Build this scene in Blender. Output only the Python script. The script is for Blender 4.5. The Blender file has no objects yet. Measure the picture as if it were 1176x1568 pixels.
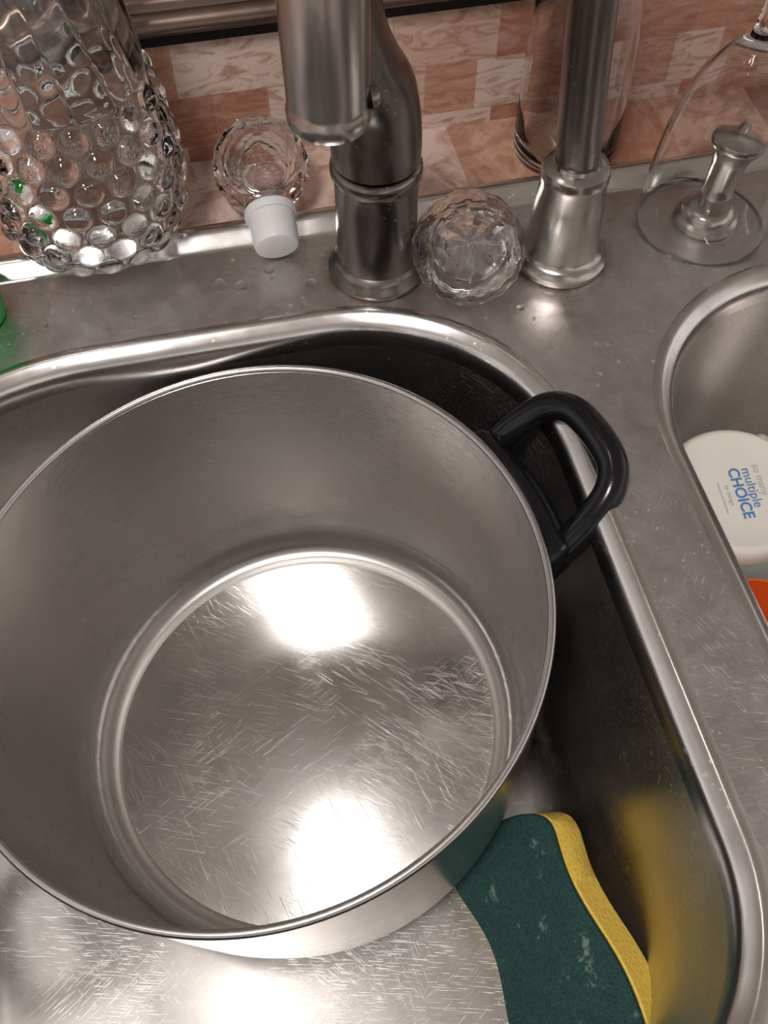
import bpy, bmesh, math, random
from mathutils import Vector, Matrix, Quaternion
random.seed(3)
sc=bpy.context.scene
sc.view_settings.view_transform='Standard'
sc.view_settings.look='None'
sc.view_settings.exposure=0.0
PI=math.pi

# ------------------------------------------------------------ materials
class NB:
    def __init__(s,name):
        s.m=bpy.data.materials.new(name); s.m.use_nodes=True
        s.t=s.m.node_tree; s.n=s.t.nodes; s.l=s.t.links
        s.b=s.n['Principled BSDF']; s.tc=s.n.new('ShaderNodeTexCoord')
    def node(s,ty,**kw):
        n=s.n.new(ty)
        for k,v in kw.items(): setattr(n,k,v)
        return n
    def link(s,a,b): s.l.new(a,b)
    def mapping(s,scale=(1,1,1),rot=(0,0,0),loc=(0,0,0)):
        m=s.node('ShaderNodeMapping'); m.inputs['Scale'].default_value=scale
        m.inputs['Rotation'].default_value=rot; m.inputs['Location'].default_value=loc
        s.link(s.tc.outputs['Object'],m.inputs['Vector']); return m.outputs[0]
    def noise(s,vec,scale,detail=2,rough=.5,dist=0):
        n=s.node('ShaderNodeTexNoise'); n.inputs['Scale'].default_value=scale
        n.inputs['Detail'].default_value=detail; n.inputs['Roughness'].default_value=rough
        n.inputs['Distortion'].default_value=dist
        s.link(vec,n.inputs['Vector']); return n.outputs['Fac']
    def rng(s,v,a,b,c,d):
        n=s.node('ShaderNodeMapRange'); s.link(v,n.inputs[0])
        for i,x in enumerate((a,b,c,d)): n.inputs[i+1].default_value=x
        return n.outputs[0]
    def math(s,op,a,b):
        n=s.node('ShaderNodeMath',operation=op)
        for i,x in enumerate((a,b)):
            if isinstance(x,(int,float)): n.inputs[i].default_value=x
            else: s.link(x,n.inputs[i])
        return n.outputs[0]
    def mix(s,f,a,b,bt='MIX'):
        n=s.node('ShaderNodeMix',data_type='RGBA',blend_type=bt)
        for i,x in ((0,f),(6,a),(7,b)):
            if isinstance(x,(int,float)): n.inputs[i].default_value=x
            elif isinstance(x,tuple): n.inputs[i].default_value=(*x,1) if len(x)==3 else x
            else: s.link(x,n.inputs[i])
        return n.outputs[2]
    def set(s,k,v):
        i=s.b.inputs[k]
        if isinstance(v,(int,float)): i.default_value=v
        elif isinstance(v,tuple): i.default_value=(*v,1) if len(v)==3 else v
        else: s.link(v,i)
    def bump(s,h,strength,dist):
        n=s.node('ShaderNodeBump'); n.inputs['Strength'].default_value=strength
        n.inputs['Distance'].default_value=dist
        s.link(h,n.inputs['Height']); s.link(n.outputs[0],s.b.inputs['Normal'])

def scratch(nb,angs,across,along,th,density=12):
    out=None
    for i,a in enumerate(angs):
        v=nb.mapping(rot=(0,0,a),loc=(i*3.1,i*1.7,0))
        m=nb.node('ShaderNodeMapping'); m.inputs['Scale'].default_value=(along,across,across*.3)
        nb.link(v,m.inputs['Vector'])
        n=nb.noise(m.outputs[0],1,0,.5,.4)
        k=nb.rng(n,th,th+.08,0,1)
        msk=nb.rng(nb.noise(nb.mapping(loc=(i*5,0,i)),density,1),.42,.66,0,1)
        k=nb.math('MULTIPLY',k,msk)
        out=k if out is None else nb.math('MAXIMUM',out,k)
    return out

def steel(name,col,r0,r1,scr=None,sm=9,spots=.4,brush=None,sk=.5,bd=.0001,var=.88,aniso=0,stain=None,ba=.035,bs=.3):
    nb=NB(name); o=nb.mapping()
    nb.set('Metallic',1.0)
    big=nb.noise(o,sm,4,.6)
    rough=nb.rng(big,.3,.7,r0,r1)
    c=nb.mix(nb.rng(nb.noise(o,sm*2.3,5,.65,.3),.3,.75,0,1),tuple(x*var for x in col),col)
    h=None
    if brush:
        bn=nb.noise(nb.mapping(scale=brush),1,2,.6)
        rough=nb.math('ADD',rough,nb.rng(bn,.3,.7,-ba,ba))
    if scr:
        k=scratch(nb,*scr)
        rough=nb.math('ADD',rough,nb.math('MULTIPLY',k,.15))
        c=nb.mix(nb.math('MULTIPLY',k,sk),c,(.95,.94,.92))
        h=k
    if spots:
        for sc_,of in ((110,0),(190,3)):
            vo=nb.node('ShaderNodeTexVoronoi'); vo.inputs['Scale'].default_value=sc_
            nb.link(o,vo.inputs['Vector'])
            sp=nb.rng(vo.outputs['Distance'],.08,.17,1,0)
            sp=nb.math('MULTIPLY',sp,nb.rng(nb.noise(nb.mapping(loc=(of,0,0)),14,2),.52,.60,0,1))
            rough=nb.math('ADD',rough,nb.math('MULTIPLY',sp,.3*spots))
            c=nb.mix(nb.math('MULTIPLY',sp,spots),c,(.88,.87,.85))
    if stain:
        for (sx,sy,rr) in stain:
            d=nb.node('ShaderNodeVectorMath',operation='DISTANCE'); nb.link(o,d.inputs[0]); d.inputs[1].default_value=(sx,sy,0)
            k=nb.rng(d.outputs['Value'],rr,rr+.008,1,0)
            k=nb.math('MULTIPLY',k,nb.rng(nb.noise(o,90,3,.6),.35,.6,0,.75))
            c=nb.mix(k,c,(.20,.11,.06)); rough=nb.math('ADD',rough,nb.math('MULTIPLY',k,.2))
    nb.set('Roughness',rough); nb.set('Base Color',c)
    if aniso:
        nb.set('Anisotropic',aniso)
        t=nb.node('ShaderNodeTangent'); t.direction_type='RADIAL'; t.axis='Z'
        nb.link(t.outputs[0],nb.b.inputs['Tangent'])
    if h is not None: nb.bump(h,bs,bd)
    return nb.m

A=math.radians
M_deck=steel('deck_steel',(.71,.675,.665),.32,.44,scr=([A(20),A(-50),A(65)],2200,110,.71),sm=22,brush=(60,900,900),sk=.45,var=.73,spots=.55,stain=[(.092,.434,.0275),(.199,.419,.026)])
M_lip=steel('lip_steel',(.72,.69,.67),.19,.27,sm=30,var=.85)
M_bowl=steel('bowl_steel',(.62,.59,.57),.28,.37,scr=([A(15),A(50),A(-35),A(80)],2200,80,.68),sm=10,sk=.55,var=.80)
M_potw=steel('pot_wall_steel',(.61,.585,.57),.25,.30,sm=7,brush=(15,15,900),aniso=.35,ba=.005,spots=.15)
M_potf=steel('pot_floor_steel',(.62,.60,.585),.145,.19,scr=([A(22),A(33),A(48),A(75),A(-25)],2800,48,.72,20),sm=16,sk=.38,var=.82,spots=0,bs=.2)
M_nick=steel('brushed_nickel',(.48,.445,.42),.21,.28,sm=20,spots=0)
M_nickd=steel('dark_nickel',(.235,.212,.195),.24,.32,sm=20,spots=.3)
M_bar=steel('bronze_metal',(.20,.145,.12),.25,.4,sm=20,spots=0)

def glass(name,col=(1,1,1),r=0.0,ior=1.47,bump=None):
    nb=NB(name); nb.set('Base Color',col); nb.set('Transmission Weight',1.0)
    nb.set('Roughness',r); nb.set('IOR',ior)
    if bump:
        nb.bump(nb.noise(nb.mapping(),bump,2),.2,.001)
    return nb.m
M_glass=glass('clear_glass',(.985,.99,.985),ior=1.42,bump=30)
M_thin=glass('thin_glass',(.99,.99,.99),ior=1.3)
M_crys=glass('crystal_glass',(.99,.99,.99),ior=1.5)
M_water=glass('water',(1,1,1),ior=1.33)

def plain(name,col,rough,coat=0,sub=0,nscale=None,ncol=None,bumps=None,nr=(.35,.65),spec=.5):
    nb=NB(name); o=nb.mapping()
    if nscale:
        nb.set('Base Color',nb.mix(nb.rng(nb.noise(o,nscale,5,.65),nr[0],nr[1],0,1),col,ncol))
    else: nb.set('Base Color',col)
    nb.set('Roughness',rough); nb.set('Coat Weight',coat); nb.set('Specular IOR Level',spec)
    if sub: nb.set('Subsurface Weight',sub); nb.b.inputs['Subsurface Scale'].default_value=.01
    if bumps: nb.bump(nb.noise(o,bumps[0],4,.7),bumps[1],bumps[2])
    return nb.m
M_black=plain('black_bakelite',(.004,.004,.005),.18,nscale=60,ncol=(.009,.009,.010),bumps=(250,.15,.0004),spec=.34)
M_plug=plain('frosted_plastic',(.66,.66,.66),.45,sub=.4)
M_white=plain('glazed_ceramic',(.74,.70,.62),.18,coat=.3,nscale=8,ncol=(.78,.75,.68))
M_teal=plain('teal_glaze',(.42,.60,.55),.2,coat=.4)
M_blue=plain('blue_print',(.08,.22,.50),.5)
M_gray=plain('gray_print',(.45,.47,.5),.5)
M_orange=plain('orange_plastic',(.85,.13,.02),.3,sub=.1)
M_green=plain('green_plastic',(.02,.42,.07),.25)
M_dark=plain('dark_granite',(.02,.014,.012),.35,nscale=160,ncol=(.12,.09,.07),nr=(.5,.7))
M_gap=plain('painted_gap_shade',(.008,.006,.005),.9)  # near-black colour stands in for the shade in the gap under the bar
M_ceil=plain('ceiling_paint',(.85,.82,.79),.9)
M_wall=plain('wall_paint',(.45,.38,.32),.9,nscale=2,ncol=(.5,.42,.36))
M_floor=plain('floor_tile',(.22,.17,.14),.5,nscale=3,ncol=(.28,.22,.18))
M_cab=plain('cabinet_wood',(.12,.06,.035),.45,nscale=6,ncol=(.2,.1,.06))

nb=NB('green_scour'); o=nb.mapping()
n1=nb.noise(o,900,3,.7); n2=nb.noise(o,60,4,.7)
c=nb.mix(nb.rng(n1,.35,.7,0,1),(.008,.038,.036),(.030,.105,.095))
c=nb.mix(nb.rng(n2,.62,.70,0,.5),c,(.35,.45,.36))
nb.set('Base Color',c); nb.set('Roughness',.75); nb.bump(n1,.9,.0012); M_scour=nb.m
nb=NB('yellow_foam'); o=nb.mapping()
vo=nb.node('ShaderNodeTexVoronoi'); vo.inputs['Scale'].default_value=420; nb.link(o,vo.inputs['Vector'])
c=nb.mix(nb.rng(vo.outputs['Distance'],.05,.5,1,0),(.97,.66,.11),(.85,.50,.05))
nb.set('Base Color',c); nb.set('Roughness',.8); nb.bump(vo.outputs['Distance'],.4,.0008)
nb.set('Subsurface Weight',.3); nb.b.inputs['Subsurface Scale'].default_value=.008; M_foam=nb.m

def tilemat(name,rot,loc,bw,rh):
    nb=NB(name)
    m=nb.node('ShaderNodeMapping'); nb.link(nb.tc.outputs['Object'],m.inputs['Vector'])
    m.inputs['Rotation'].default_value=rot; m.inputs['Location'].default_value=loc
    br=nb.node('ShaderNodeTexBrick'); nb.link(m.outputs[0],br.inputs['Vector'])
    br.offset=.37; br.offset_frequency=2; br.squash=.5; br.squash_frequency=2
    for k,v in (('Scale',1),('Mortar Size',.0003),('Mortar Smooth',.1),('Bias',-.02),('Brick Width',bw),('Row Height',rh)): br.inputs[k].default_value=v
    br.inputs['Color1'].default_value=(0,0,0,1); br.inputs['Color2'].default_value=(1,1,1,1); br.inputs['Mortar'].default_value=(.5,.5,.5,1)
    ramp=nb.node('ShaderNodeValToRGB'); nb.link(br.outputs['Color'],ramp.inputs[0])
    e=ramp.color_ramp
    e.elements[0].color=(.31,.12,.07,1); e.elements[1].color=(.64,.51,.45,1)
    x=e.elements.new(.3); x.color=(.44,.205,.13,1)
    x=e.elements.new(.5); x.color=(.51,.31,.23,1)
    x=e.elements.new(.66); x.color=(.61,.46,.39,1)
    o=nb.mapping(scale=(1,1,2.4),rot=(0,.7,0))
    v=nb.noise(o,26,6,.6,2.0)
    c=nb.mix(nb.rng(v,.44,.66,0,.35),ramp.outputs[0],(.68,.50,.42))
    v2=nb.noise(nb.mapping(scale=(1,1,2.6),rot=(0,-.5,0),loc=(3,0,1)),30,5,.6,2.6)
    c=nb.mix(nb.rng(v2,.47,.63,0,.65),c,(.30,.13,.075))
    c=nb.mix(nb.math('MULTIPLY',br.outputs['Fac'],.5),c,(.32,.21,.16))
    nb.set('Base Color',c); nb.set('Roughness',.2); nb.set('Coat Weight',.15)
    nb.bump(br.outputs['Fac'],-.2,.0005); return nb.m
M_tile=tilemat('mosaic_tile',(A(-90),0,0),(.004,-.0116+.69,0),.066,.0345)
M_stone=tilemat('countertop_tile',(0,0,0),(.02,.01,0),.14,.2)

# ------------------------------------------------------------ mesh helpers
def empty(name,loc=(0,0,0)):
    e=bpy.data.objects.new(name,None); sc.collection.objects.link(e); e.location=loc; return e
def obj(name,verts,faces,mat,parent=None,smooth=True,loc=None,auto=None):
    me=bpy.data.meshes.new(name); me.from_pydata([tuple(v) for v in verts],[],faces); me.update()
    bm=bmesh.new(); bm.from_mesh(me); bmesh.ops.recalc_face_normals(bm,faces=bm.faces); bm.to_mesh(me); bm.free()
    ob=bpy.data.objects.new(name,me); sc.collection.objects.link(ob)
    if mat: me.materials.append(mat)
    for p in me.polygons: p.use_smooth=smooth
    if auto and smooth:
        me.set_sharp_from_angle(angle=A(auto))
    if parent: ob.parent=parent
    if loc: ob.location=loc
    return ob
def lathe(name,prof,mat,parent=None,seg=64,loc=None,smooth=True,rf=None,auto=40,rot=None):
    V=[];F=[];rings=[]
    for (r,z) in prof:
        if r<1e-6: rings.append([len(V)]); V.append((0,0,z))
        else:
            st=len(V)
            for i in range(seg):
                t=2*PI*i/seg; rr=rf(r,z,t) if rf else r
                V.append((rr*math.cos(t),rr*math.sin(t),z))
            rings.append(list(range(st,st+seg)))
    for a,b in zip(rings[:-1],rings[1:]):
        for i in range(seg):
            j=(i+1)%seg
            if len(a)==1 and len(b)==1: continue
            if len(a)==1: F.append((a[0],b[i],b[j]))
            elif len(b)==1: F.append((a[i],a[j],b[0]))
            else: F.append((a[i],a[j],b[j],b[i]))
    ob=obj(name,V,F,mat,parent,smooth,loc,auto)
    if rot: ob.rotation_euler=rot
    return ob
def cr(pts,n):
    P=[Vector(p) for p in pts]; P=[P[0]*2-P[1]]+P+[P[-1]*2-P[-2]]; out=[]
    for i in range(1,len(P)-2):
        for k in range(n):
            t=k/n; a,b,c,d=P[i-1:i+3]
            out.append(.5*((2*b)+(c-a)*t+(2*a-5*b+4*c-d)*t*t+(3*b-a-3*c+d)*t**3))
    out.append(P[-2]); return out
def tube(name,pts,mat,parent=None,n=8,seg=24,cap=True,flat=1.0):
    Q=cr(pts,n)
    C=[Vector((q[0],q[1],q[2])) for q in Q]; Rr=[q[3] for q in Q]
    V=[];F=[]; prev=None
    for i,c in enumerate(C):
        t=(C[min(i+1,len(C)-1)]-C[max(i-1,0)]).normalized()
        if prev is None:
            u=t.cross(Vector((0,0,1)))
            if u.length<.1: u=t.cross(Vector((0,1,0)))
            u.normalize()
        else: u=(prev-t*prev.dot(t)).normalized()
        prev=u; w=t.cross(u)
        for k in range(seg):
            a=2*PI*k/seg; V.append(c+u*math.cos(a)*Rr[i]+w*math.sin(a)*Rr[i]*flat)
    for i in range(len(C)-1):
        for k in range(seg):
            j=(k+1)%seg; F.append((i*seg+k,i*seg+j,(i+1)*seg+j,(i+1)*seg+k))
    if cap:
        F.append(tuple(range(seg))); F.append(tuple(range((len(C)-1)*seg,len(C)*seg)))
    return obj(name,V,F,mat,parent,auto=50)
def box(name,x0,x1,y0,y1,z0,z1,mat,parent=None,bev=.0):
    bm=bmesh.new()
    bmesh.ops.create_cube(bm,size=1)
    for v in bm.verts:
        v.co=Vector(((x0+x1)/2+v.co.x*(x1-x0),(y0+y1)/2+v.co.y*(y1-y0),(z0+z1)/2+v.co.z*(z1-z0)))
    if bev: bmesh.ops.bevel(bm,geom=bm.edges[:]+bm.verts[:],offset=bev,segments=3,affect='EDGES')
    me=bpy.data.meshes.new(name); bm.to_mesh(me); bm.free()
    ob=bpy.data.objects.new(name,me); sc.collection.objects.link(ob); me.materials.append(mat)
    if parent: ob.parent=parent
    return ob

# ------------------------------------------------------------ SINK
def rrect(x0,x1,y0,y1,rad,d,n=20):
    x0+=d;x1-=d;y0+=d;y1-=d
    out=[]
    for (cx,cy,r,a0) in ((x1,y1,rad[0],0),(x0,y1,rad[1],90),(x0,y0,rad[2],180),(x1,y0,rad[3],270)):
        r=max(r-d,.006); sx=-1 if cx==x1 else 1; sy=-1 if cy==y1 else 1
        for k in range(n+1):
            a=A(a0+90*k/n); out.append((cx+sx*r+r*math.cos(a),cy+sy*r+r*math.sin(a)))
    return out
sink=empty('kitchen_sink')
ZB=-.219
def bowl(name,ext,rad,zb):
    lipp=[(-.002,.0001),(.0,.0007),(.0018,.0009),(.0032,.0005),(.0045,-.0004),(.0058,-.0014),(.0072,-.0026),(.0086,-.0038),(.0098,-.0054),(.0107,-.0080),(.0112,-.012),(.0114,-.018)]
    wall=[(.0114,-.018)]
    FR=.036
    for k in range(1,9): wall.append((.0114+.0016*k/8,-.018-(abs(zb)-.018-FR)*k/8))
    for k in range(1,11):
        a=PI/2*k/10; wall.append((.013+FR*(1-math.cos(a)),zb+FR-FR*math.sin(a)))
    wall+=[(.065,zb-.0003),(.11,zb-.0008),(.15,zb-.0012)]
    for nm,prof,mat,cap in ((name+'_lip',lipp,M_lip,False),(name,wall,M_bowl,True)):
        V=[];F=[];N=0
        for d,z in prof:
            ring=rrect(*ext,rad,d); N=len(ring); V+=[(x,y,z) for x,y in ring]
        for i in range(len(prof)-1):
            for k in range(N):
                j=(k+1)%N; F.append((i*N+k,i*N+j,(i+1)*N+j,(i+1)*N+k))
        if cap: F.append(tuple(range((len(prof)-1)*N,len(prof)*N)))
        obj(nm,V,F,mat,sink)
EL=(-.24,.171,-.02,.407); RL=(.12,.165,.12,.10)
ER=(.212,.58,-.02,.387); RR=(.115,.115,.1,.115)
bowl('left_bowl',EL,RL,ZB); bowl('right_bowl',ER,RR,-.20)
bm=bmesh.new(); edges=[]
def loop(pts):
    vs=[bm.verts.new((x,y,0)) for x,y in pts]
    for i in range(len(vs)): edges.append(bm.edges.new((vs[i],vs[(i+1)%len(vs)])))
X0,X1,Y0,Y1=-.30,.66,-.07,.4675
loop([(X0+(X1-X0)*i/24,Y0) for i in range(24)]+[(X1,Y0+(Y1-Y0)*i/14) for i in range(14)]+[(X1-(X1-X0)*i/24,Y1) for i in range(24)]+[(X0,Y1-(Y1-Y0)*i/14) for i in range(14)])
def dd(p):
    o=[]
    for q in p:
        if not o or (abs(q[0]-o[-1][0])+abs(q[1]-o[-1][1]))>1e-5: o.append(q)
    return o
loop(dd(rrect(*EL,RL,0))); loop(dd(rrect(*ER,RR,0)))
bmesh.ops.triangle_fill(bm,use_beauty=True,edges=edges)
for f in bm.faces:
    if f.normal.z<0: f.normal_flip()
me=bpy.data.meshes.new('deck'); bm.to_mesh(me); bm.free(); me.materials.append(M_deck)
ob=bpy.data.objects.new('deck',me); sc.collection.objects.link(ob); ob.parent=sink
def sweepx(name,prof,x0,x1,mat,parent,n=40):
    V=[];F=[];m=len(prof)
    for i in range(n+1):
        x=x0+(x1-x0)*i/n
        for y,z in prof: V.append((x,y,z))
    for i in range(n):
        for k in range(m-1): F.append((i*m+k,i*m+k+1,(i+1)*m+k+1,(i+1)*m+k))
    return obj(name,V,F,mat,parent,auto=60)
lip=[(.4672,0),(.4685,.0003),(.4697,.0010),(.4712,.0021),(.4728,.0033),(.4745,.0046),(.4762,.0059),(.4776,.0068),(.479,.0073),(.482,.0075),(.4845,.0070),(.4865,.0052),(.4878,.002),(.488,-.004)]
sweepx('back_lip',lip,X0,X1,M_lip,sink)

# ------------------------------------------------------------ counter, splash wall, room
counter=empty('stone_countertop')
box('back_strip',-1.0,1.3,.4885,.5525,-.04,.0005,M_stone,counter)
box('left_part',-1.0,X0,-.12,.4885,-.04,.0005,M_stone,counter)
box('right_part',X1,1.3,-.12,.4885,-.04,.0005,M_stone,counter)
box('front_part',X0,X1,-.12,Y0,-.04,.0005,M_stone,counter)
cab=empty('base_cabinet')
box('front_panel',-1.0,1.3,-.09,-.075,-.9,-.041,M_cab,cab)
for i in range(4):
    box('cabinet_door_%d'%i,-.98+i*.57,-.98+i*.57+.54,-.105,-.0905,-.85,-.08,M_cab,cab,bev=.004)
    tube('door_pull_%d'%i,[(-.9+i*.57+.2,-.125,-.14,.004),(-.9+i*.57+.25,-.13,-.14,.004),(-.9+i*.57+.3,-.125,-.14,.004)],M_nick,cab)
box('wall_back',-1.0,1.3,.552,.66,-.9,.0825,M_tile)
sill=empty('trim_1')
box('shadow_gap',-1.0,1.3,.5490,.66,.0825,.0905,M_gap,sill)
sweepx('metal_bar',[(.552,.0905),(.545,.0905),(.5418,.0925),(.5408,.096),(.5425,.100),(.546,.1025),(.549,.103),(.550,.1065),(.5525,.109),(.56,.1095)],-1.0,1.3,M_bar,sill)
box('ledge_top',-1.0,1.3,.556,.86,.0906,.1088,M_dark,sill)
box('floor',-2.2,2.4,-2.2,3.2,-.95,-.9,M_floor)
box('ceiling',-2.2,2.4,-2.2,3.2,1.56,1.6,M_ceil)
box('wall_far',-2.2,2.4,3.2,3.25,-.9,1.56,M_wall)

# ------------------------------------------------------------ POT
pot=empty('stock_pot',(-.0179,.2406,-.0216))
pot.rotation_mode='QUATERNION'
nrm=Vector((-.1117,-.0031,.9937)).normalized()
pot.rotation_quaternion=Vector((0,0,1)).rotation_difference(nrm)
inner=[(.1486,-.001),(.1484,-.006),(.1473,-.03),(.1446,-.08),(.1404,-.13),(.1388,-.143),(.1372,-.1525)]
for k in range(1,13):
    a=PI/2*k/12; inner.append((.1218+.0154*math.cos(a),-.1525-.0238*math.sin(a)))
inner+=[(.1206,-.1766),(.1196,-.1769)]
lathe('inner_wall',inner,M_potw,pot,seg=160)
lathe('inner_floor',[(.1196,-.1769),(.118,-.177),(.09,-.1769),(.05,-.1767),(.02,-.1766),(0,-.1766)],M_potf,pot,seg=160)
lathe('rolled_rim',[(.1500+.0022*math.cos(2*PI*k/16),-.0004+.0022*math.sin(2*PI*k/16)) for k in range(17)],M_potw,pot,seg=160,auto=None)
outer=[(.1498,-.002),(.1486,-.03),(.1459,-.08),(.1417,-.13),(.1400,-.143),(.1384,-.1525)]
for k in range(1,10):
    a=PI/2*k/10; outer.append((.1218+.0166*math.cos(a),-.1525-.0252*math.sin(a)))
outer+=[(.1235,-.1778),(.1250,-.1785),(.1253,-.183),(.1240,-.1850),(.121,-.1855),(.0,-.1855)]
lathe('outer_wall',outer,M_potw,pot,seg=160)
def handle(ang,nm):
    ca,sa=math.cos(ang),math.sin(ang)
    def P(e,l,z,r): return (ca*e-sa*l,sa*e+ca*l,z,r)
    h=[P(.157,-.037,-.021,.0085),P(.163,-.037,-.018,.0086),P(.176,-.0355,-.008,.0082),P(.189,-.0305,.001,.008),P(.1965,-.021,.0055,.008),P(.199,-.008,.007,.0082),
       P(.199,.008,.007,.0082),P(.1965,.021,.0055,.008),P(.189,.0305,.001,.008),P(.176,.0355,-.008,.0082),P(.163,.037,-.018,.0086),P(.157,.037,-.021,.0085)]
    tube(nm+'_grip',h,M_black,pot,n=6,seg=20,flat=1.0)
    V=[];F=[];n=24
    prof=[(.1493,-.008),(.158,-.0075),(.164,-.010),(.1665,-.015),(.1665,-.030),(.161,-.038),(.154,-.041),(.1480,-.042)]
    m=len(prof)
    for i in range(n+1):
        t=ang+A(-18+36*i/n)
        e=min(1,min(i,n-i)/2.0)
        for r,z in prof:
            rr=.1490+(r-.1490)*(.35+.65*e) if r>.150 else r; zz=-.026+(z+.026)*(.6+.4*e)
            V.append((rr*math.cos(t),rr*math.sin(t),zz))
    for i in range(n):
        for k in range(m-1): F.append((i*m+k,i*m+k+1,(i+1)*m+k+1,(i+1)*m+k))
    F.append(tuple(range(m))); F.append(tuple(range(n*m,(n+1)*m)))
    obj(nm+'_bracket',V,F,M_black,pot,auto=50)
handle(A(13),'handle_right'); handle(A(193),'handle_left')

# ------------------------------------------------------------ FAUCET (left)
fau=empty('pull_down_faucet',(.092,.434,0))
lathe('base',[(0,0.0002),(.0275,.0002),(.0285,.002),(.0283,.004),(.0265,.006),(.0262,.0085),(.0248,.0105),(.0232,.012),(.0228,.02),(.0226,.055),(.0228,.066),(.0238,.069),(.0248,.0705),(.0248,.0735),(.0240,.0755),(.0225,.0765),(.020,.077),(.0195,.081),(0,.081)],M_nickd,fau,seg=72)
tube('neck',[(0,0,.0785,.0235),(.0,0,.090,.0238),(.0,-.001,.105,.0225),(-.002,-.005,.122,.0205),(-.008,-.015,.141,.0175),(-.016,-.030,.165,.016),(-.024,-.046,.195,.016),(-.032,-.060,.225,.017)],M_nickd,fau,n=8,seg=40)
hx,hy=-.034,-.065
lathe('spray_head',[(0,.152),(.0135,.152),(.0155,.1505),(.0172,.151),(.0180,.153),(.0182,.158),(.0176,.1595),(.0174,.162),(.0178,.175),(.0182,.20),(.0182,.23),(.0165,.248),(.011,.258),(0,.262)],M_nick,fau,seg=64,loc=(hx,hy,0))
lathe('spray_button',[(0,.004),(.0035,.0035),(.0045,.002),(.0048,0)],M_nickd,fau,seg=24,loc=(hx+.0172,hy-.004,.162),rot=(0,A(85),0))
lathe('nozzle',[(0,.1525),(.012,.1522),(.0125,.149),(.011,.1482),(0,.1482)],M_black,fau,seg=40,loc=(hx,hy,0))

# ------------------------------------------------------------ gooseneck (right)
gn=empty('gooseneck_faucet',(.199,.419,0))
lathe('base',[(0,.0002),(.0262,.0002),(.0272,.002),(.027,.0045),(.0245,.007),(.0242,.009),(.0222,.0105),(.0212,.013),(.0203,.025),(.0192,.045),(.0182,.056),(.0188,.059),(.0190,.0625),(.0182,.0655),(.0160,.067),(.0135,.0678),(.0128,.070),(0,.070)],M_nick,gn,seg=72)
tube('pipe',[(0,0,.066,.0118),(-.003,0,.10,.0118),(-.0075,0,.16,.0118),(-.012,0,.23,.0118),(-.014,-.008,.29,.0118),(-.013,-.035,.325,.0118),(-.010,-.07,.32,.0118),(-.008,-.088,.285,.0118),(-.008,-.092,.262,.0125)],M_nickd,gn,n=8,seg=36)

# ------------------------------------------------------------ soap dispenser
sp=empty('soap_dispenser',(.2955,.431,0))
lathe('flange',[(0,.0002),(.0185,.0002),(.0195,.002),(.0188,.005),(.0165,.0065),(.016,.009),(.0148,.0115),(.0125,.013),(.011,.0135),(0,.0135)],M_nick,sp,seg=56)
lathe('pump',[(0,.012),(.0085,.012),(.0085,.016),(.0095,.018),(.0098,.021),(.0090,.0235),(.0092,.026),(.0100,.040),(.0115,.0465),(.0145,.050),(.0155,.0525),(.0150,.0548),(.0125,.0558),(0,.0563)],M_nick,sp,seg=48,rot=(A(-4),A(8),0))
tube('spout',[(.008,.006,.0505,.0045),(.015,.014,.051,.0042),(.0195,.019,.0495,.0038)],M_nick,sp,n=5,seg=20)

wg=empty('wine_glass',(.2935,.432,0))
op=[(.0385,.0012),(.0388,.006),(.0385,.02),(.0372,.04),(.0350,.057),(.032,.072),(.0285,.086),(.0235,.098),(.0175,.107),(.011,.114),(.006,.119),(.0045,.125),(.0038,.14),(.0038,.175),(.005,.186),(.010,.191),(.022,.1935),(.034,.195),(.0345,.196),(.034,.1968),(.01,.1985),(0,.199)]
ip=[(0,.1155),(.006,.1135),(.011,.111),(.0168,.1045),(.0225,.096),(.0273,.085),(.0307,.0715),(.0337,.0565),(.0359,.04),(.0372,.02),(.0375,.006),(.0376,.0012),(.0380,.0006),(.0385,.0012)]
lathe('glass_shell',ip+op[1:],M_thin,wg,seg=96,auto=None)

# ------------------------------------------------------------ clear bottle behind
bt=empty('glass_bottle',(.2325,.513,.0))
op=[(0,.001),(.028,.001),(.0325,.003),(.0335,.008),(.0330,.04),(.0318,.08),(.0300,.10),(.0255,.118),(.019,.131),(.0145,.142),(.0130,.16),(.0130,.19),(.0150,.194),(.0150,.199),(.0135,.20)]
ip=[(.0112,.20),(.0105,.16),(.0122,.142),(.0165,.131),(.023,.117),(.0280,.099),(.0300,.08),(.0313,.04),(.0316,.008),(.028,.0045),(.012,.005),(0,.006)]
lathe('bottle_shell',op+ip,M_thin,bt,seg=72,auto=None)
tube('stopper',[(0,0,.188,.0098),(0,0,.2,.0102),(0,0,.21,.014),(0,0,.22,.018),(0,0,.235,.015),(0,0,.243,.006)],M_thin,bt,n=4,seg=32)

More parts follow.
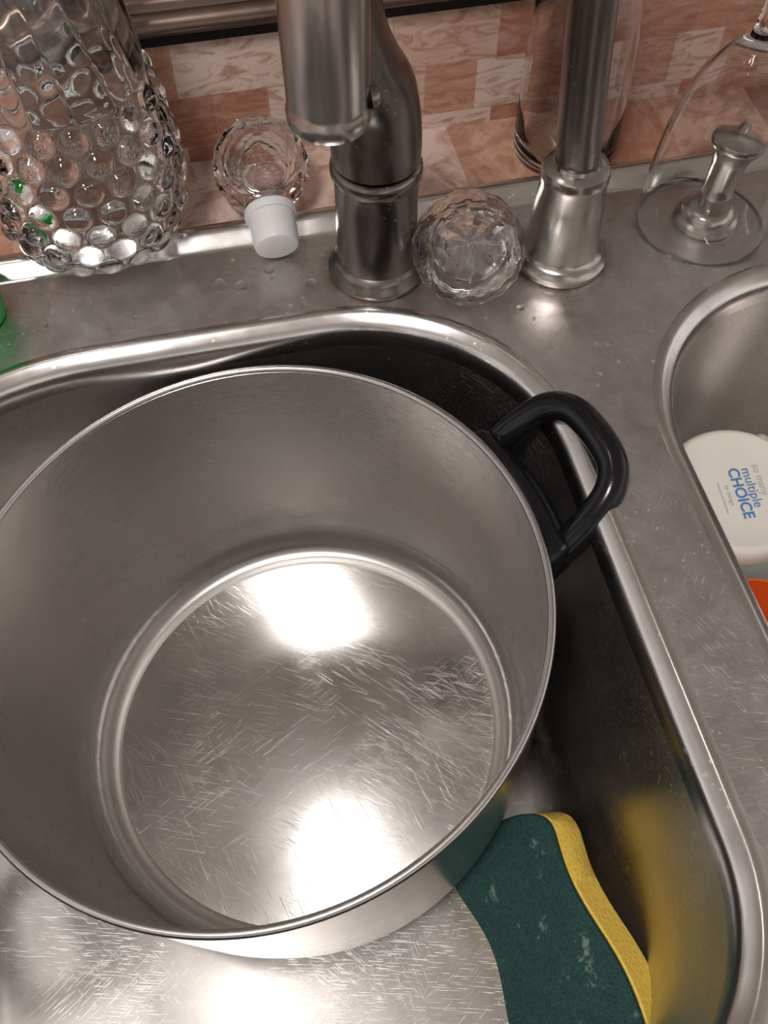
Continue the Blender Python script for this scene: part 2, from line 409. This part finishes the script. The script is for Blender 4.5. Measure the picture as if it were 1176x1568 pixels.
# ------------------------------------------------------------ hobnail carafe
ca=empty('hobnail_carafe',(-.062,.4955,.001))
def interp(tab,z):
    for (z0,r0),(z1,r1) in zip(tab[:-1],tab[1:]):
        if z<=z1: t=(z-z0)/(z1-z0); t=max(0,min(1,t)); return r0+(r1-r0)*(t)
    return tab[-1][1]
tab=[(0,.033),(.006,.038),(.014,.044),(.026,.0492),(.042,.0512),(.06,.0512),(.08,.0485),(.10,.045),(.127,.041),(.15,.037),(.18,.031),(.21,.026),(.235,.0275),(.24,.028)]
NB_=17; RS=.0140
def bump(z,t):
    best=0
    if .006<z<.106:
        k0=int((z-.014)/RS)
        for k in (k0-1,k0,k0+1,k0+2):
            zc=.014+k*RS
            if zc>.105 or zc<.01: continue
            sh=(k%2)*.5; q=(t/(2*PI)*NB_-sh); dt=(q-round(q))*2*PI/NB_*.05
            d=math.hypot(dt,(z-zc)); h=.0072
            if d<h: best=max(best,math.sqrt(max(0,1-(d/h)**2)))
        return best*.0056
    if z>=.1:
        q=t/(2*PI)*NB_*.75; w=abs(math.sin(q*PI+ (z-.1)*30)); 
        return .0022*w*min(1,(z-.1)/.012)*max(0,min(1,(.215-z)/.02))
    return 0
prof=[(0,.0015),(.02,.001),(.03,0)]
nz=180
zs=[.24*i/nz for i in range(nz+1)]
prof+= [(interp(tab,z),z) for z in zs]
inn=[(.0235,.24),(.0225,.21),(.0275,.18),(.0335,.15),(.0380,.127),(.0423,.10),(.0456,.08),(.0483,.06),(.0483,.042),(.0463,.026),(.041,.013),(.03,.008),(.012,.007),(0,.007)]
def rf(r,z,t):
    return r+bump(z,t) if abs(r-interp(tab,z))<1e-7 and z>.0 else r
lathe('carafe_body',prof+inn,M_glass,ca,seg=256,rf=rf,auto=None)

# ------------------------------------------------------------ crystal stoppers
def facet_ball(name,R,mat,parent,nseg=16,star=True,q=None,loc=(0,0,0),lats=None):
    lats=lats or [26,40,54,70,86,102,118,136,154]
    V=[];F=[];rings=[]
    V.append((0,0,R*(.93 if star else 1)));
    for i,la in enumerate(lats):
        st=len(V)
        for k in range(nseg):
            rr=R
            t=2*PI*(k+(.5 if i%2 else 0))/nseg
            z=math.cos(A(la))
            if star and i==0: rr=R*(.93 if k%2 else .985)
            V.append((rr*math.sin(A(la))*math.cos(t),rr*math.sin(A(la))*math.sin(t),rr*z))
        rings.append(list(range(st,st+nseg)))
    V.append((0,0,-R*.93)); last=len(V)-1
    for k in range(nseg):
        j=(k+1)%nseg; F.append((0,rings[0][k],rings[0][j])); F.append((last,rings[-1][j],rings[-1][k]))
    for i,(a,b) in enumerate(zip(rings[:-1],rings[1:])):
        for k in range(nseg):
            j=(k+1)%nseg
            if i%2==0: F.append((a[k],b[k],a[j])); F.append((a[j],b[k],b[j]))
            else: F.append((a[k],b[k],b[j])); F.append((a[k],b[j],a[j]))
    ob=obj(name,V,F,mat,parent,smooth=False,loc=loc)
    if q: ob.rotation_mode='QUATERNION'; ob.rotation_quaternion=q
    return ob
s1=empty('crystal_ball_stopper',(.1375,.405,.0322))
qd=Vector((0,0,1)).rotation_difference(Vector((-.20,-.62,.72)).normalized())
facet_ball('cut_ball',.0315,M_crys,s1,q=qd,nseg=16)
core=lathe('hollow_core',[(0,-.022)]+[(.024*math.sin(PI*k/16),-.024*math.cos(PI*k/16)*.92) for k in range(1,16)]+[(0,.022)],M_crys,s1,seg=48,auto=None)
for p in core.data.polygons: p.flip()
s2=empty('crystal_ball_stopper',(.0364,.5005,.0300))
axis=Vector((0,-.92,-.30)).normalized()
q2=Vector((0,0,1)).rotation_difference(axis)
facet_ball('cut_ball',.029,M_crys,s2,q=q2,nseg=12,star=False,lats=[30,48,66,84,102,120,138,156])
core=lathe('hollow_core',[(0,-.014)]+[(.015*math.sin(PI*k/16),-.015*math.cos(PI*k/16)*.9) for k in range(1,16)]+[(0,.014)],M_crys,s2,seg=48,auto=None)
for p in core.data.polygons: p.flip()
pl=lathe('plastic_plug',[(0,.0545),(.010,.0545),(.0125,.0535),(.0132,.051),(.0135,.044),(.0138,.035),(.0150,.0345),(.0155,.032),(.0150,.0295),(.010,.0285),(.0098,.024),(0,.024)],M_plug,s2,seg=48)
pl.rotation_mode='QUATERNION'; pl.rotation_quaternion=q2

gc=empty('green_plastic_cup',(-.1400,.4445,.0008))
lathe('cup',[(0,0),(.018,0),(.019,.001),(.0215,.026),(.0222,.027),(.0222,.0285),(.0205,.0285),(.0182,.003),(0,.003)],M_green,gc,seg=48)

# ------------------------------------------------------------ sponge
spg=empty('scrub_sponge',(.1085,.072,-.1675))
def wave(u):
    w=.0362-.0036*math.cos((u-.32)*PI*1.45)
    e=abs(u)
    if e>.70:
        k=(e-.70)/.30; w*=math.sqrt(max(0,1-k**2.6))
    return w
def slab(name,z0,z1,mat,nu=90,r=.0015):
    Lh=.0765
    outl=[]
    us=[-math.cos(PI*i/nu) for i in range(nu+1)]
    for u in us: outl.append((wave(u)+.0010*math.sin(u*5+1),u*Lh))
    for u in us[-2:0:-1]: outl.append((-wave(u)+.0016*math.sin(u*5+1),u*Lh))
    lv=[(r,z0),(0,z0+r),(-.0,(z0+z1)/2),(0,z1-r),(r,z1)]
    V=[];F=[];N=len(outl)
    for d,z in lv:
        for x,y in outl:
            l=math.hypot(x,y)+1e-9; V.append((x-x/l*d,y-y/l*d,z))
    for i in range(len(lv)-1):
        for k in range(N):
            j=(k+1)%N; F.append((i*N+k,i*N+j,(i+1)*N+j,(i+1)*N+k))
    F.append(tuple(range(N))); F.append(tuple(range((len(lv)-1)*N,len(lv)*N)))
    return obj(name,V,F,mat,spg,auto=35)
slab('foam',-.026,-.0001,M_foam,r=.002); slab('scouring_pad',0,.005,M_scour,r=.001)
spg.rotation_euler=(A(0),A(-45),A(8))

# ------------------------------------------------------------ mug in right bowl
mg=empty('ceramic_mug',(.289,.300,-.194))
mg.rotation_euler=(A(5),A(-3),0)
lathe('body',[(.040,0.0),(.0445,.001),(.0455,.004),(.0455,.09),(.0452,.098)],M_teal,mg,seg=80)
lathe('foot',[(.0452,.098),(.0450,.102),(.0440,.106),(.042,.1085),(.040,.1095),(.0385,.1095),(.0375,.1088),(.02,.1086),(0,.1085)],M_white,mg,seg=80,auto=60)
tube('mug_handle',[(.030,.030,.03,.006),(.044,.044,.025,.006),(.052,.052,.05,.006),(.042,.042,.078,.006),(.030,.030,.075,.006)],M_white,mg)
def text(body,size,mat,x,y,rz,parent,z):
    cu=bpy.data.curves.new('print_'+body.split()[0],'FONT'); cu.body=body; cu.size=size; cu.extrude=.0001
    cu.align_x='CENTER'; cu.align_y='CENTER'
    if body=='CHOICE': cu.offset=.0002
    cu.materials.append(mat)
    o=bpy.data.objects.new('print_'+body.split()[0],cu); sc.collection.objects.link(o); o.parent=parent
    o.location=(x,y,z); o.rotation_euler=(0,0,rz)
rz=A(-94)
text('CHOICE',.0094,M_blue,.001,-.003,rz,mg,.1089)
text('multiple',.0085,M_blue,.0090,-.001,rz,mg,.1089)
text('so many',.0065,M_gray,.0160,.003,rz,mg,.1089)
text('by design',.0038,M_gray,-.0058,-.003,rz,mg,.1089)
text('microwave and dishwasher',.0020,M_gray,-.0105,-.004,rz,mg,.1089)
oc=empty('orange_cup',(.2750,.2150,-.199))
lathe('cup',[(0,0),(.021,0),(.023,.002),(.0268,.085),(.0278,.086),(.0278,.088),(.0262,.0885),(.0222,.004),(0,.004)],M_orange,oc,seg=48)

# ------------------------------------------------------------ water droplets
bm=bmesh.new()
def drop(x,y,r,z=0,h=.5):
    mtx=Matrix.Translation((x,y,z))@Matrix.Rotation(random.random()*6,4,'Z')@Matrix.Diagonal((r,r*random.uniform(.6,1),r*h,1))
    bmesh.ops.create_icosphere(bm,subdivisions=3,radius=1,matrix=mtx)
for x,y,r in ((.0,.44,.005),(.012,.437,.004),(.004,.448,.003),(.052,.43,.0035),(-.008,.427,.002),(-.05,.425,.002),(-.02,.462,.002),(.045,.414,.003),(.03,.446,.003),(.165,.385,.0025),(.17,.375,.0015),(-.1,.43,.002),(.205,.34,.0015),(.02,.416,.0015)):
    drop(x,y,r)
for i in range(110):
    drop(random.uniform(-.13,.3),random.uniform(.415,.464),random.uniform(.0005,.0018))
for i in range(24):
    drop(random.uniform(.176,.207),random.uniform(.1,.38),random.uniform(.0004,.001))
me=bpy.data.meshes.new('water_droplets'); bm.to_mesh(me); bm.free(); me.materials.append(M_water)
for p in me.polygons: p.use_smooth=True
ob=bpy.data.objects.new('water_droplets',me); sc.collection.objects.link(ob)

# ------------------------------------------------------------ lights
def lamp(name,x,y,z,sx,sy,power,col=(1,.965,.93)):
    e=empty(name,(x,y,z))
    l=bpy.data.lights.new(name+'_light','AREA'); l.shape='RECTANGLE'; l.size=sx; l.size_y=sy; l.energy=power; l.color=col
    o=bpy.data.objects.new('light_panel',l); sc.collection.objects.link(o); o.parent=e; o.location=(0,0,-.012)
    box('housing',-sx/2-.02,sx/2+.02,-sy/2-.02,sy/2+.02,-.01,.0,M_ceil,e,bev=.003)
lamp('ceiling_lamp',-.45,-.32,1.558,.32,.32,21)
lamp('ceiling_lamp',-.36,.60,1.558,.11,.11,1.0)
w=bpy.data.worlds.new('w'); sc.world=w; w.use_nodes=True
nt=w.node_tree; bg=nt.nodes['Background']
tc=nt.nodes.new('ShaderNodeTexCoord'); nz_=nt.nodes.new('ShaderNodeTexNoise'); nz_.inputs['Scale'].default_value=1.9; nz_.inputs['Detail'].default_value=1
mr=nt.nodes.new('ShaderNodeMapRange'); 
for i,x in enumerate((.38,.62,.38,1.8)): mr.inputs[i+1].default_value=x
nt.links.new(tc.outputs['Generated'],nz_.inputs['Vector']); nt.links.new(nz_.outputs['Fac'],mr.inputs[0]); nt.links.new(mr.outputs[0],bg.inputs[1])
bg.inputs[0].default_value=(.55,.515,.498,1)

# ------------------------------------------------------------ camera
cd=bpy.data.cameras.new('camera'); cam=bpy.data.objects.new('camera',cd); sc.collection.objects.link(cam)
cd.sensor_fit='VERTICAL'; cd.sensor_height=24; cd.lens=24*1580/1600; cd.clip_start=.01
cam.location=(0,0,.42); cam.rotation_euler=(A(90-57),0,A(-12.5))
sc.camera=cam
